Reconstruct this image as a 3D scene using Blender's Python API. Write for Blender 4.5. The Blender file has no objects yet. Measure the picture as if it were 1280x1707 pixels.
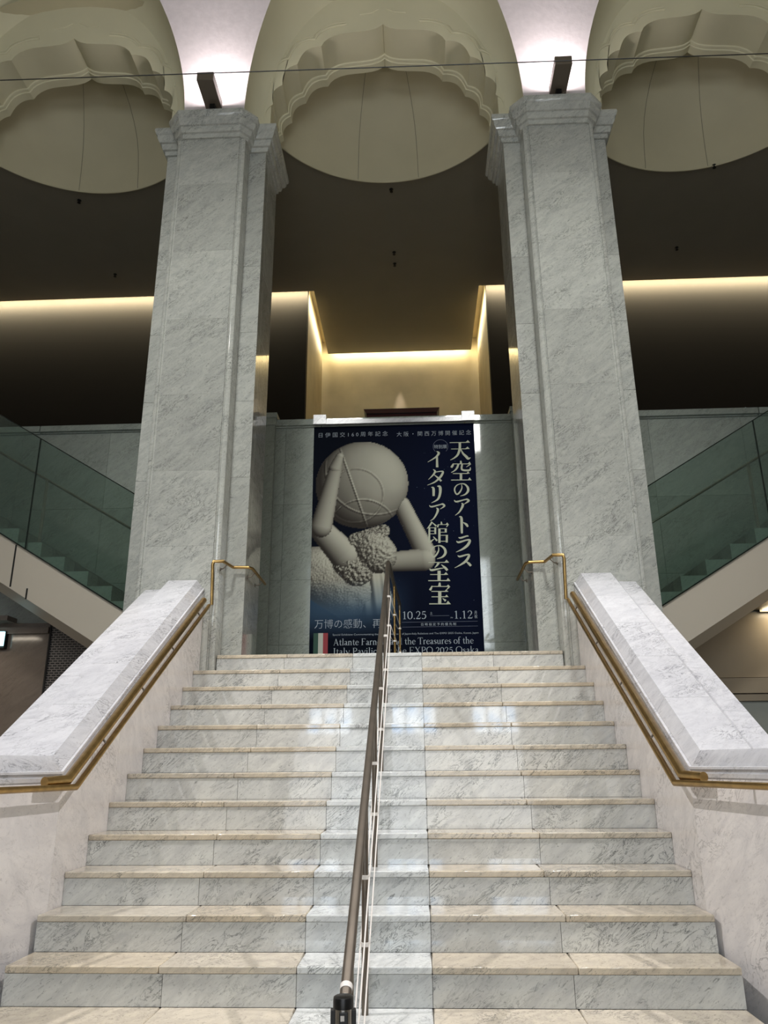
import bpy, math, random
from mathutils import Vector, Matrix
random.seed(7)
SC = bpy.context.scene
COL = SC.collection

# ------------------------------------------------------------------ camera
F_PX = 1278.0
yaw, pitch, roll = -4.20759600e-02, 3.17056130e-01, -8.21887800e-03
STEP_D = .28
STEP_H = .172
ZA = .688                      # top of the fourth step
CAM = Vector((.2742, -4.1082, 1.6000))
cy_, sy_, cp_, sp_ = math.cos(yaw), math.sin(yaw), math.cos(pitch), math.sin(pitch)
Fv = Vector((sy_*cp_, cy_*cp_, sp_)); Rv = Vector((cy_, -sy_, 0)); Uv = Rv.cross(Fv)
c_, s_ = math.cos(roll), math.sin(roll)
R2 = Rv*c_ + Uv*s_; U2 = -Rv*s_ + Uv*c_
cam = bpy.data.cameras.new('camera'); camo = bpy.data.objects.new('camera', cam); COL.objects.link(camo)
M = Matrix((R2, U2, -Fv)).transposed().to_4x4(); M.translation = CAM
camo.matrix_world = M
cam.sensor_fit = 'HORIZONTAL'; cam.sensor_width = 36; cam.lens = 36*F_PX/1280
cam.clip_start = .05; cam.clip_end = 100
SC.camera = camo

# ------------------------------------------------------------------ view, world, lights
SC.view_settings.view_transform = 'Standard'; SC.view_settings.look = 'None'
SC.view_settings.gamma = 1; SC.view_settings.use_curve_mapping = False
SC.view_settings.exposure = 0.0
SC.cycles.max_bounces = 8; SC.cycles.diffuse_bounces = 4; SC.cycles.transparent_max_bounces = 12
wd = bpy.data.worlds.new('world'); SC.world = wd; wd.use_nodes = True
wd.node_tree.nodes['Background'].inputs[0].default_value = (.8, .9, 1, 1)
wd.node_tree.nodes['Background'].inputs[1].default_value = .25

def lin(r, g, b):
    f = lambda v: (v/255/12.92) if v/255 <= .04045 else ((v/255+.055)/1.055)**2.4
    return (f(r), f(g), f(b), 1)

def light(name, kind, loc, power, color=(1, 1, 1), rot=(0, 0, 0), size=1, size_y=None, spot=None, blend=.5, aim=None, spread=None):
    l = bpy.data.lights.new(name, kind); l.energy = power; l.color = color
    if kind == 'AREA':
        l.shape = 'RECTANGLE' if size_y else 'SQUARE'; l.size = size
        if size_y: l.size_y = size_y
        if spread: l.spread = spread
    else: l.shadow_soft_size = size
    if kind == 'SPOT': l.spot_size = spot; l.spot_blend = blend
    o = bpy.data.objects.new(name, l); COL.objects.link(o); o.location = loc; o.rotation_euler = rot
    if aim is not None: o.rotation_euler = (Vector(aim)-Vector(loc)).to_track_quat('-Z', 'Y').to_euler()
    return o

PI = math.pi
# downlights in the hall vault, high above the stair, and spots aimed at the two pillars
for x in (-6.8, 6.8):
    light('hall_downlight', 'SPOT', (x, -1.0, 11.2), 2600, (1, .97, .97), size=.09, spot=.66, blend=.6, aim=(0, .55, 1.3))
for x in (-2.1, 2.1):
    light('hall_downlight', 'SPOT', (x, -.6, 12.0), 900, (1, .97, .97), size=.12, spot=.62, blend=.7, aim=(x*.8, .9, 1.6))
light('hall_downlight', 'SPOT', (0, -1.8, 12.0), 900, (1, .98, .97), size=.3, spot=.5, blend=.8, aim=(0, .3, 1.2))
for sx_ in (-1, 1):
    light('pillar_spot', 'SPOT', (sx_*2.0, -6.5, 11.5), 2400, (1, 1, .965), size=.75, spot=.58, blend=1, aim=(sx_*1.95, 3.0, 5.0))
# daylight through the entrance glazing behind the viewer
for x in (-3.1, 0, 3.1):
    light('entrance_daylight', 'AREA', (x*.84, -10.85, 6.85), 75, (.90, .96, .98), aim=(x, 0, 6.0), size=.78, size_y=3.1)
light('vestibule_daylight', 'AREA', (0, -10.8, 1.25), 120, (.94, .97, 1), aim=(0, 0, 1.6), size=5.2, size_y=2.2)
# capital uplights (the lamp housings are built further down)
for x in (-2.0, 2.04):
    light('capital_uplight', 'AREA', (x, 2.74, 9.14), 14, (1, .93, .92), aim=(x, 2.95, 10.6), size=.3, size_y=.14)
# warm LED strips in the ceiling cove
WARM = (1, .87, .58)
def cove(x0, x1, y0, y1, w, toward):
    L = math.hypot(x1-x0, y1-y0)
    c = ((x0+x1)/2, (y0+y1)/2, 9.585)
    light('cove_strip', 'AREA', c, w*L, WARM, size=(L if x1 != x0 else .03), size_y=(.03 if x1 != x0 else L), aim=None)
    o = COL.objects[-1]
    # long side along the slab edge, facing the wall and slightly down
    d = Vector((toward[0], toward[1], -.55)).normalized(); lx = Vector((x1-x0, y1-y0, 0)).normalized()
    zax = -d; yax = zax.cross(lx).normalized()
    o.data.size = L; o.data.size_y = .03
    o.matrix_world = Matrix.Translation(c) @ Matrix((lx, yax, zax)).transposed().to_4x4()

# ------------------------------------------------------------------ helpers
class MB:
    def __init__(s): s.v = []; s.f = []; s.c = []; s.sm = []
    def add(s, vs, fs, c=(0, 1, 0, 1), smooth=False):
        n = len(s.v); s.v += [tuple(v) for v in vs]
        for f in fs: s.f.append(tuple(i+n for i in f)); s.c.append(c); s.sm.append(smooth)
        return s
    def box(s, x0, x1, y0, y1, z0, z1, c=(0, 1, 0, 1)):
        v = [(x, y, z) for z in (z0, z1) for y in (y0, y1) for x in (x0, x1)]
        return s.add(v, [(0, 2, 3, 1), (4, 5, 7, 6), (0, 1, 5, 4), (2, 6, 7, 3), (0, 4, 6, 2), (1, 3, 7, 5)], c)
    def prism(s, poly, axis, a, b, c=(0, 1, 0, 1)):
        # poly: 2D points in the two remaining axes, extruded along axis from a to b
        def P(p, t):
            if axis == 'x': return (t, p[0], p[1])
            if axis == 'y': return (p[0], t, p[1])
            return (p[0], p[1], t)
        n = len(poly)
        v = [P(p, a) for p in poly]+[P(p, b) for p in poly]
        fs = [tuple(range(n-1, -1, -1)), tuple(range(n, 2*n))]+[(i, (i+1) % n, n+(i+1) % n, n+i) for i in range(n)]
        return s.add(v, fs, c)
    def tube(s, pts, r, n=12, caps=True, c=(0, 1, 0, 1), closed=False):
        pts = [Vector(p) for p in pts]; k = len(pts)
        rr = r if isinstance(r, (list, tuple)) else [r]*k
        vs = []; up = None
        for i, p in enumerate(pts):
            if closed: d = (pts[(i+1) % k]-pts[i-1]).normalized(); sc = 1
            elif i == 0: d = (pts[1]-p).normalized(); sc = 1
            elif i == k-1: d = (p-pts[-2]).normalized(); sc = 1
            else:
                a = (p-pts[i-1]).normalized(); b = (pts[i+1]-p).normalized(); d = (a+b).normalized()
                sc = 1/max(.5, a.dot(d))
            if up is None:
                up = Vector((0, 0, 1)) if abs(d.z) < .9 else Vector((1, 0, 0))
            sd = d.cross(up).normalized(); up2 = sd.cross(d).normalized(); up = up2
            for j in range(n):
                t = 2*PI*j/n
                o = sd*math.cos(t)+up2*math.sin(t)
                if sc != 1:
                    bn = (b-a)
                    if bn.length > 1e-6:
                        bn.normalize(); o = o+bn*(o.dot(bn))*(sc-1)
                vs.append(p+o*rr[i])
        fs = []
        for i in range(k if closed else k-1):
            for j in range(n):
                a0 = i*n+j; a1 = i*n+(j+1) % n; i2 = (i+1) % k
                fs.append((a0, a1, i2*n+(j+1) % n, i2*n+j))
        s.add(vs, fs, c, True)
        if caps and not closed:
            m = len(s.v)-len(vs)
            s.f.append(tuple(m+j for j in range(n-1, -1, -1))); s.c.append(c); s.sm.append(False)
            s.f.append(tuple(m+(k-1)*n+j for j in range(n))); s.c.append(c); s.sm.append(False)
        return s
    def lathe(s, prof, cx, cy, n=32, c=(0, 1, 0, 1)):
        vs = [(cx+r*math.cos(2*PI*j/n), cy+r*math.sin(2*PI*j/n), z) for r, z in prof for j in range(n)]
        k = len(prof)
        fs = [(i*n+j, i*n+(j+1) % n, (i+1)*n+(j+1) % n, (i+1)*n+j) for i in range(k-1) for j in range(n)]
        s.add(vs, fs, c, True)
        m = len(s.v)-len(vs)
        s.f.append(tuple(m+j for j in range(n-1, -1, -1))); s.c.append(c); s.sm.append(False)
        s.f.append(tuple(m+(k-1)*n+j for j in range(n))); s.c.append(c); s.sm.append(False)
        return s
    def loft(s, rings, c=(0, 1, 0, 1), closed=True, caps=True, smooth=False):
        n = len(rings[0]); vs = [p for r in rings for p in r]
        fs = []
        for i in range(len(rings)-1):
            for j in range(n if closed else n-1):
                fs.append((i*n+j, i*n+(j+1) % n, (i+1)*n+(j+1) % n, (i+1)*n+j))
        s.add(vs, fs, c, smooth)
        if caps and closed:
            m = len(s.v)-len(vs)
            s.f.append(tuple(m+j for j in range(n-1, -1, -1))); s.c.append(c); s.sm.append(False)
            s.f.append(tuple(m+(len(rings)-1)*n+j for j in range(n))); s.c.append(c); s.sm.append(False)
        return s
    def build(s, name, mat, parent=None, bevel=0, label=None, kind=None, cat=None, group=None, fix=True):
        me = bpy.data.meshes.new(name); me.from_pydata(s.v, [], s.f)
        a = me.color_attributes.new('slab', 'FLOAT_COLOR', 'CORNER')
        i = 0
        for p, c in zip(me.polygons, s.c):
            for _ in range(p.loop_total): a.data[i].color = c; i += 1
        for p, sm in zip(me.polygons, s.sm): p.use_smooth = sm
        if fix:
            import bmesh
            bm = bmesh.new(); bm.from_mesh(me); bmesh.ops.recalc_face_normals(bm, faces=bm.faces); bm.to_mesh(me); bm.free()
        me.set_sharp_from_angle(angle=.65)
        me.materials.append(mat)
        o = bpy.data.objects.new(name, me); COL.objects.link(o)
        if parent: o.parent = parent; o.matrix_parent_inverse = WORLD[parent.name]
        WORLD[o.name] = Matrix.Identity(4)
        if bevel:
            m = o.modifiers.new('bevel', 'BEVEL'); m.width = bevel; m.segments = 2; m.limit_method = 'ANGLE'; m.angle_limit = .6
            m.harden_normals = False
        tag(o, label, cat, group, kind)
        return o
WORLD = {}
def tag(o, label=None, cat=None, group=None, kind=None):
    if label: o['label'] = label
    if cat: o['category'] = cat
    if group: o['group'] = group
    if kind: o['kind'] = kind
    return o
def thing(name, loc, label, cat, group=None):
    o = bpy.data.objects.new(name, None); COL.objects.link(o); o.location = loc; o.empty_display_size = .1
    WORLD[o.name] = Matrix.Translation(Vector(loc)).inverted()
    return tag(o, label, cat, group)
def copy_tree(root, delta, label):
    d = Matrix.Translation(Vector(delta))
    r = root.copy(); COL.objects.link(r); r.location = root.location+Vector(delta); r['label'] = label
    for ch in list(root.children):
        c = ch.copy(); COL.objects.link(c); c.parent = r
        for g in list(ch.children):
            e = g.copy(); COL.objects.link(e); e.parent = c
    return r

# ------------------------------------------------------------------ materials
def newmat(name):
    m = bpy.data.materials.new(name); m.use_nodes = True
    nt = m.node_tree; return m, nt, nt.nodes['Principled BSDF']
def plain(name, rgb, rough=.5, metal=0, noise=0, scale=8, spec=.5, bump=0, emit=None, es=0):
    m, nt, b = newmat(name); N = nt.nodes; L = nt.links
    b.inputs['Roughness'].default_value = rough; b.inputs['Metallic'].default_value = metal
    b.inputs['Specular IOR Level'].default_value = spec
    c = lin(*rgb)
    g = N.new('ShaderNodeNewGeometry'); n = N.new('ShaderNodeTexNoise'); n.inputs['Scale'].default_value = scale
    n.inputs['Detail'].default_value = 5
    L.new(g.outputs['Position'], n.inputs['Vector'])
    mr = N.new('ShaderNodeMapRange'); mr.inputs[1].default_value = .3; mr.inputs[2].default_value = .7
    mr.inputs[3].default_value = 1-noise; mr.inputs[4].default_value = 1+noise*.5
    L.new(n.outputs[0], mr.inputs[0])
    mx = N.new('ShaderNodeMix'); mx.data_type = 'RGBA'; mx.blend_type = 'MULTIPLY'; mx.inputs[0].default_value = 1
    mx.inputs[6].default_value = c; L.new(mr.outputs[0], mx.inputs[7]); L.new(mx.outputs[2], b.inputs['Base Color'])
    if bump:
        bp = N.new('ShaderNodeBump'); bp.inputs['Strength'].default_value = bump; bp.inputs['Distance'].default_value = .01
        L.new(n.outputs[0], bp.inputs['Height']); L.new(bp.outputs[0], b.inputs['Normal'])
    if emit:
        b.inputs['Emission Color'].default_value = lin(*emit); b.inputs['Emission Strength'].default_value = es
    return m
def marble(name, base, vein, rough=.1, vs=.8, scale=1.0, fleck=.35, tan=(196, 178, 148), ang=.6, spec=.5, mott=.16):
    m, nt, b = newmat(name); N = nt.nodes; L = nt.links
    def nd(t, **k):
        n = N.new(t)
        for a, v in k.items(): setattr(n, a, v)
        return n
    def mixc(t, f, a, c):
        x = nd('ShaderNodeMix'); x.data_type = 'RGBA'; x.blend_type = t
        for sock, val in ((0, f), (6, a), (7, c)):
            if hasattr(val, 'is_output') or isinstance(val, bpy.types.NodeSocket): L.new(val, x.inputs[sock])
            else: x.inputs[sock].default_value = val
        return x.outputs[2]
    def rng(src, a, b_, c, d):
        x = nd('ShaderNodeMapRange'); L.new(src, x.inputs[0])
        for i, v in enumerate((a, b_, c, d)): x.inputs[i+1].default_value = v
        return x.outputs[0]
    geo = nd('ShaderNodeNewGeometry'); at = nd('ShaderNodeAttribute'); at.attribute_name = 'slab'
    sp = nd('ShaderNodeSeparateColor'); L.new(at.outputs['Color'], sp.inputs[0])
    vm = nd('ShaderNodeVectorMath', operation='MULTIPLY'); vm.inputs[1].default_value = (17, 31, 23)
    L.new(sp.outputs[0], vm.inputs[0])
    va = nd('ShaderNodeVectorMath', operation='ADD'); L.new(geo.outputs['Position'], va.inputs[0]); L.new(vm.outputs[0], va.inputs[1])
    m0 = nd('ShaderNodeMapping'); m0.inputs['Rotation'].default_value = (ang*.8, ang, .5)
    L.new(va.outputs[0], m0.inputs['Vector'])
    mp = nd('ShaderNodeMapping'); mp.inputs['Scale'].default_value = (scale*.75, scale*1.2, scale*2.6)
    L.new(m0.outputs[0], mp.inputs['Vector'])
    def noise(sc, det, dist, src=mp, rgh=.55):
        n = nd('ShaderNodeTexNoise'); n.inputs['Scale'].default_value = sc; n.inputs['Detail'].default_value = det
        n.inputs['Distortion'].default_value = dist; n.inputs['Roughness'].default_value = rgh
        L.new(src.outputs[0], n.inputs['Vector']); return n.outputs[0]
    n1 = noise(2.6, 8, 1.4, rgh=.65); mot = rng(n1, .38, .66, 0, 1)
    n2 = noise(3.4, 10, 2.0, rgh=.66)
    ab = nd('ShaderNodeMath', operation='SUBTRACT'); L.new(n2, ab.inputs[0]); ab.inputs[1].default_value = .5
    ab2 = nd('ShaderNodeMath', operation='ABSOLUTE'); L.new(ab.outputs[0], ab2.inputs[0])
    line = rng(ab2.outputs[0], 0, .022, 1, 0)
    mask = rng(noise(1.1, 4, .3), .46, .60, 0, 1)
    ml = nd('ShaderNodeMath', operation='MULTIPLY'); L.new(line, ml.inputs[0]); L.new(mask, ml.inputs[1])
    n3 = noise(15, 8, 1.6, rgh=.75); fl = rng(n3, .55, .66, 0, 1)
    mf = nd('ShaderNodeMath', operation='MULTIPLY'); L.new(fl, mf.inputs[0]); mf.inputs[1].default_value = fleck
    add = nd('ShaderNodeMath', operation='MAXIMUM'); 
    mls = nd('ShaderNodeMath', operation='MULTIPLY'); L.new(ml.outputs[0], mls.inputs[0]); mls.inputs[1].default_value = vs
    L.new(mls.outputs[0], add.inputs[0]); L.new(mf.outputs[0], add.inputs[1])
    basec = mixc('MIX', sp.outputs[2], lin(*base), lin(*tan))
    dark = mixc('MULTIPLY', 1.0, basec, (1-mott, 1-mott, 1-mott*.9, 1))
    c1 = mixc('MIX', mot, basec, dark)
    c2 = mixc('MIX', add.outputs[0], c1, lin(*vein))
    comb = nd('ShaderNodeCombineColor')
    for i in range(3): L.new(sp.outputs[1], comb.inputs[i])
    c3 = mixc('MULTIPLY', 1.0, c2, comb.outputs[0])
    L.new(c3, b.inputs['Base Color'])
    b.inputs['Roughness'].default_value = rough; b.inputs['Specular IOR Level'].default_value = spec
    return m
def slabc(tan=0, lo=.93, hi=1.04): return (random.random(), random.uniform(lo, hi), tan, 1)

M_step = marble('stair_marble', (212, 214, 211), (74, 78, 76), .045, .95, 1.7, .62, (212, 198, 174), mott=.22)
M_white = marble('white_marble', (214, 214, 217), (112, 112, 118), .2, .95, 1.5, .38)
M_wallm = marble('side_wall_marble', (238, 233, 230), (140, 134, 132), .2, .8, 1.2, .32)
M_pill = marble('pillar_marble', (198, 199, 191), (78, 82, 78), .06, .9, 1.9, .7, spec=.6, mott=.2)
M_back = marble('back_wall_marble', (158, 164, 155), (66, 72, 66), .05, .7, 1.8, .6)
M_dark = marble('taupe_marble', (120, 108, 98), (80, 72, 66), .12, .5, 1.0, .2)
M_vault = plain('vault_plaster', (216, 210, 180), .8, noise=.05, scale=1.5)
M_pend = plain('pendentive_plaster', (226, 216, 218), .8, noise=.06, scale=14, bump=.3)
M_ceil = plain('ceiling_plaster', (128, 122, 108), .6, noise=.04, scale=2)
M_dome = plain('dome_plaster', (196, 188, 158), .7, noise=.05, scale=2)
M_upper = plain('upper_wall_paint', (25, 20, 14), .7, spec=.15, noise=.1, scale=1.2)
M_alcove = plain('alcove_plaster', (190, 176, 142), .6, noise=.12, scale=3)
M_brass = plain('brass', (184, 152, 98), .3, 1, noise=.2, scale=20)
M_bronze = plain('aged_bronze', (128, 120, 110), .45, 1, noise=.12, scale=12)
M_steel = plain('brushed_steel', (196, 190, 182), .22, 1, noise=.08, scale=30)
M_black = plain('black_plastic', (14, 14, 14), .35)
M_cord = plain('white_cord', (235, 230, 224), .7)
M_beige = plain('beige_panel', (198, 188, 172), .5, noise=.03, scale=1)
M_joint = plain('dark_joint', (26, 24, 22), .8)
M_darkglass = plain('glass_edge', (12, 24, 20), .2)
M_red = plain('dark_red_lacquer', (58, 8, 10), .15)
M_floor = plain('hall_floor', (150, 144, 132), .3, noise=.1)
M_lamp = plain('lamp_housing', (110, 100, 88), .4, .3)
M_cream = plain('title_ink', (184, 188, 166), .6)
M_ink = plain('text_ink', (158, 168, 178), .6)
M_green = plain('flag_green', (8, 62, 44), .6); M_wht = plain('flag_white', (176, 178, 166), .6); M_redf = plain('flag_red', (140, 30, 40), .6)
def glassmat():
    m, nt, b = newmat('green_glass'); N = nt.nodes; L = nt.links
    N.remove(b); out = N['Material Output']
    t = N.new('ShaderNodeBsdfTransparent'); t.inputs[0].default_value = (.72, .79, .76, 1)
    g = N.new('ShaderNodeBsdfGlossy'); g.inputs['Roughness'].default_value = .01; g.inputs[0].default_value = (.9, 1, .96, 1)
    fr = N.new('ShaderNodeFresnel'); fr.inputs[0].default_value = 1.5
    mx = N.new('ShaderNodeMixShader'); L.new(fr.outputs[0], mx.inputs[0]); L.new(t.outputs[0], mx.inputs[1]); L.new(g.outputs[0], mx.inputs[2])
    L.new(mx.outputs[0], out.inputs[0]); return m
M_glass = glassmat()
def perfmat():
    m, nt, b = newmat('perforated_metal'); N = nt.nodes; L = nt.links
    g = N.new('ShaderNodeNewGeometry'); mp = N.new('ShaderNodeMapping'); mp.inputs['Rotation'].default_value = (PI/2, 0, 0)
    br = N.new('ShaderNodeTexBrick'); br.inputs['Scale'].default_value = 14; br.inputs['Mortar Size'].default_value = .035
    br.inputs['Brick Width'].default_value = .9; br.inputs['Row Height'].default_value = .42
    br.inputs['Color1'].default_value = lin(12, 11, 11); br.inputs['Color2'].default_value = lin(14, 13, 12); br.inputs['Mortar'].default_value = lin(120, 112, 108)
    br.inputs['Mortar Size'].default_value = .09
    L.new(g.outputs['Position'], mp.inputs[0]); L.new(mp.outputs[0], br.inputs[0]); L.new(br.outputs[0], b.inputs['Base Color'])
    b.inputs['Roughness'].default_value = .45
    return m
M_perf = perfmat()
def panemat(es=3.0):
    m, nt, b = newmat('daylit_window_glass'); N = nt.nodes; L = nt.links
    g = N.new('ShaderNodeNewGeometry'); mp = N.new('ShaderNodeMapping'); mp.inputs['Rotation'].default_value = (PI/2, 0, 0)
    vo = N.new('ShaderNodeTexVoronoi'); vo.inputs['Scale'].default_value = 3.5; L.new(g.outputs['Position'], vo.inputs['Vector'])
    cr = N.new('ShaderNodeValToRGB'); cr.color_ramp.elements[0].color = lin(90, 170, 235); cr.color_ramp.elements[1].color = lin(240, 248, 255)
    cr.color_ramp.elements[0].position = .1; cr.color_ramp.elements[1].position = .6
    L.new(vo.outputs['Distance'], cr.inputs[0])
    L.new(cr.outputs[0], b.inputs['Emission Color']); b.inputs['Emission Strength'].default_value = es
    b.inputs['Base Color'].default_value = (.1, .1, .1, 1)
    return m
M_pane = panemat(); M_pane2 = panemat(11)

# ================================================================== SETTING
HW = 1.746
# hall floor
MB().box(-9, 9, -11.2, 5.7, -.1, 0).build('floor', M_floor, kind='structure')
MB().box(-9, 9, 5.9, 9.95, 5.4, 5.6).build('floor', M_floor, kind='structure')
# side walls, entrance wall and roof of the hall
MB().box(-9.2, -9, -11.2, 10, 0, 12.6).build('wall_left', M_wallm, kind='structure')
MB().box(9, 9.2, -11.2, 10, 0, 12.6).build('wall_right', M_wallm, kind='structure')
w = MB()
ops = [(-2.98, -2.2, 5.3, 8.4), (-.75, .75, 5.3, 8.4), (2.2, 2.98, 5.3, 8.4)]
low = [(-2.5, -1.4, 2.28, 3.0), (-.45, .70, 2.28, 3.0), (1.60, 2.70, 2.28, 3.0)]
def wall_with_holes(w, holes, z0, z1, x0, x1, y0, y1):
    hs = sorted(holes); xs = x0
    for a, b, c, d in hs:
        w.box(xs, a, y0, y1, z0, z1); w.box(a, b, y0, y1, z0, c); w.box(a, b, y0, y1, d, z1); xs = b
    w.box(xs, x1, y0, y1, z0, z1)
wall_with_holes(w, low, 0, 4, -9.2, 9.2, -11.4, -11.2); wall_with_holes(w, ops, 4, 12.6, -9.2, 9.2, -11.4, -11.2)
w.build('wall_entrance', M_wallm, kind='structure')
for i, (a, b, c, d) in enumerate(ops+low):
    o = MB().box(a, b, -11.36, -11.34, c, d).build('window_%d' % (i+1), M_pane if i < 3 else M_pane2, kind='structure')
    fr = MB(); n = 3 if i > 2 else 2; mrow = 5 if i < 3 else 1
    for k in range(n+1): x = a+(b-a)*k/n; fr.box(x-.025, x+.025, -11.34, -11.26, c, d)
    for k in range(mrow+1): z = c+(d-c)*k/mrow; fr.box(a, b, -11.34, -11.26, z-.025, z+.025)
    fr.build('window_frame', M_joint, o)
MB().box(-9.2, 9.2, -11.4, 3.4, 12.6, 12.8).build('ceiling', M_vault, kind='structure')

# ------------------------------------------------------------------ vault of the hall
Z0 = 8.93; VA, VB, RH = 1.66, 2.65, 5.0
def vdepth(z): d = z-Z0; return RH-math.sqrt(max(RH*RH-d*d, 0))
def arc(z): q = 1-((z-Z0)/VB)**2; return VA*math.sqrt(max(q, 0))
zs = [Z0+(VB*.9999)*math.sin(i/28*PI/2) for i in range(29)]
YP = 3.02; YL = 3.30
BAY = 4.04
# pendentives between the arches, springing from the capitals
for i, xc in enumerate((-2.02, 2.02)):
    m = MB(); rings = []
    for z in zs:
        w_ = 2.02-arc(z); n = 12
        rings.append([(xc+w_*(2*j/n-1), YP-vdepth(z), z) for j in range(n+1)])
    zt = 12.6; rings.append([(xc+2.02*(2*j/12-1), YP-vdepth(zs[-1])-.9, zt) for j in range(13)])
    m.loft(rings, closed=False, caps=False, smooth=True)
    m.build('wall_pendentive', M_pend, kind='structure')
# outer pendentives (partly beyond the frame)
for xc, sgn in ((-6.06, 1), (6.06, -1)):
    m = MB(); rings = []
    for z in zs+[12.6]:
        w_ = 2.02-arc(min(z, zs[-1]))
        rings.append([(xc-sgn*1.2, YP-vdepth(min(z, zs[-1])), z), (xc+sgn*w_, YP-vdepth(min(z, zs[-1])), z)])
    m.loft(rings, closed=False, caps=False); m.build('wall_pendentive', M_pend, kind='structure')
# scalloped opening outline
CUSP = [(.79, 10.31), (1.09, 10.03), (1.27, 9.70), (1.375, 9.40), (1.425, 9.10)]
OGEE = [(0, 10.64), (.035, 10.605), (.09, 10.568), (.18, 10.540), (.30, 10.525), (.42, 10.517), (.53, 10.505), (.62, 10.480), (.70, 10.435), (.755, 10.380)]
def outline(k=1.0, dz=0, n=9):
    pts = list(OGEE)
    for i in range(len(CUSP)-1):
        (x0, z0), (x1, z1) = CUSP[i], CUSP[i+1]
        dx, dz_ = x1-x0, z1-z0; L = math.hypot(dx, dz_); nx, nz = -dz_/L, dx/L
        for j in range(n):
            t = j/n; b = L*.21*math.sin(PI*t**.85)
            pts.append((x0+dx*t+nx*b, z0+dz_*t+nz*b))
    pts += [(1.425, 9.10), (1.435, 8.93)]
    return [(x*k, Z0+(z-Z0)*k+dz) for x, z in pts]
def full(o): return [(-x, z) for x, z in reversed(o[1:])]+o
for bi, xc in enumerate((-BAY, 0, BAY)):
    # cross barrel strip: from groin curve back to the lunette wall
    m = MB(); r1 = []; r2 = []
    ts = [i/40*PI for i in range(41)]
    rg = []
    for k, q in ((1.0, 0), (.992, .35), (.975, .62), (.950, .82), (.925, .93), (.90, 1.0)):
        ri = []
        for t in ts:
            x = -VA*math.cos(t); z = VB*math.sin(t); y0 = YP-vdepth(Z0+z)
            ri.append((xc+x*k, y0+(YL-y0)*q, Z0+z*k))
        rg.append(ri)
    m.loft(rg, closed=False, caps=False, smooth=True)
    m.build('wall_vault', M_vault, kind='structure')
    # lunette wall with opening
    o = full(outline()); m = MB()
    inner = [(xc+x, z) for x, z in o]
    n = len(inner)
    outer = []
    for i in range(n):
        t = i/(n-1)*PI
        outer.append((xc-VA*.905*math.cos(t), Z0+VB*.905*math.sin(t)))
    m.loft([[(x, YL, z) for x, z in outer], [(x, YL, z) for x, z in inner]], closed=False, caps=False)
    # soffit
    m.loft([[(x, YL, z) for x, z in inner], [(x, YL+.46, z) for x, z in inner]], closed=False, caps=False)
    # back of the wall
    outer2 = [(xc-2.02*math.cos(i/(n-1)*PI), Z0+(VB+.2)*math.sin(i/(n-1)*PI)) for i in range(n)]
    m.loft([[(x, 3.88, z) for x, z in outer2], [(xc+(x-xc)*.972, 3.88, Z0+(z-Z0)*.972) for x, z in inner]], closed=False, caps=False)
    wl = m.build('wall_lunette', M_vault, kind='structure', fix=False)
    # lip round the rear edge of the arch
    lp = MB()
    ring = lambda k, y: [(xc+(x-xc)*k, y, Z0+(z-Z0)*k) for x, z in inner]
    lp.loft([ring(1.0, YL+.43), ring(.988, YL+.435), ring(.985, YL+.45), ring(.985, YL+.47), ring(.974, YL+.475), ring(.972, YL+.58)], closed=False, caps=False)
    lp.build('arch_rim', M_vault, wl)
    # incised relief line following the scallops
    rl = MB()
    for side in (-1, 1):
        o2 = outline(1.0)
        for off, r in ((.15, .013), (.195, .009)):
            pts = []
            for (x, z) in o2[5:-3]:
                d = math.hypot(x, z-9.15) or 1
                pts.append((xc+side*(x+x/d*off), YL-.001, z+(z-9.15)/d*off))
            rl.tube(pts, r, 6)
        rl.tube([(xc+side*.05, YL, 10.90), (xc+side*.14, YL, 10.84), (xc+side*.30, YL, 10.82)], .009, 6)
    rl.build('relief_line', M_vault, wl)
# masonry behind the pendentives between lunettes (closes the view above the capitals)
for xc in (-2.02, 2.02):
    MB().box(xc-.62, xc+.62, YL+.01, 3.87, Z0, 9.6).build('wall_pier', M_vault, kind='structure')

# ------------------------------------------------------------------ aisle ceiling with domed recesses
ZC = 9.5; YC = 3.09; RC = 1.73; YCE = 7.42; AX0, AX1 = -1.41, 1.475; YAE = 9.60
cm = MB()
def ceil_strip(xs_fn):
    pass
for xc in (-BAY, 0, BAY):
    n = 24; r1 = []; r2 = []
    for i in range(n+1):
        x = xc-RC+2*RC*i/n
        r1.append((x, max(3.88, YC+math.sqrt(max(RC*RC-(x-xc)**2, 0))), ZC)); r2.append((x, 5.2, ZC))
    cm.loft([r1, r2], closed=False, caps=False)
    cm.add([(xc-2.02, 3.88, ZC), (xc-RC, 3.88, ZC), (xc-RC, 5.2, ZC), (xc-2.02, 5.2, ZC)], [(0, 1, 2, 3)])
    cm.add([(xc+RC, 3.88, ZC), (xc+2.02, 3.88, ZC), (xc+2.02, 5.2, ZC), (xc+RC, 5.2, ZC)], [(0, 1, 2, 3)])
cm.add([(-9, 3.3, ZC), (-6.06, 3.3, ZC), (-6.06, 5.2, ZC), (-9, 5.2, ZC)], [(0, 1, 2, 3)])
cm.add([(6.06, 3.3, ZC), (9, 3.3, ZC), (9, 5.2, ZC), (6.06, 5.2, ZC)], [(0, 1, 2, 3)])
for (x0, x1, y0, y1) in ((-9, AX0, 5.2, YCE), (AX1, 9, 5.2, YCE), (AX0, AX1, 5.2, YAE)):
    cm.box(x0, x1, y0, y1, ZC, ZC+.06)
cm.build('ceiling', M_ceil, kind='structure', fix=False)
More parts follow.
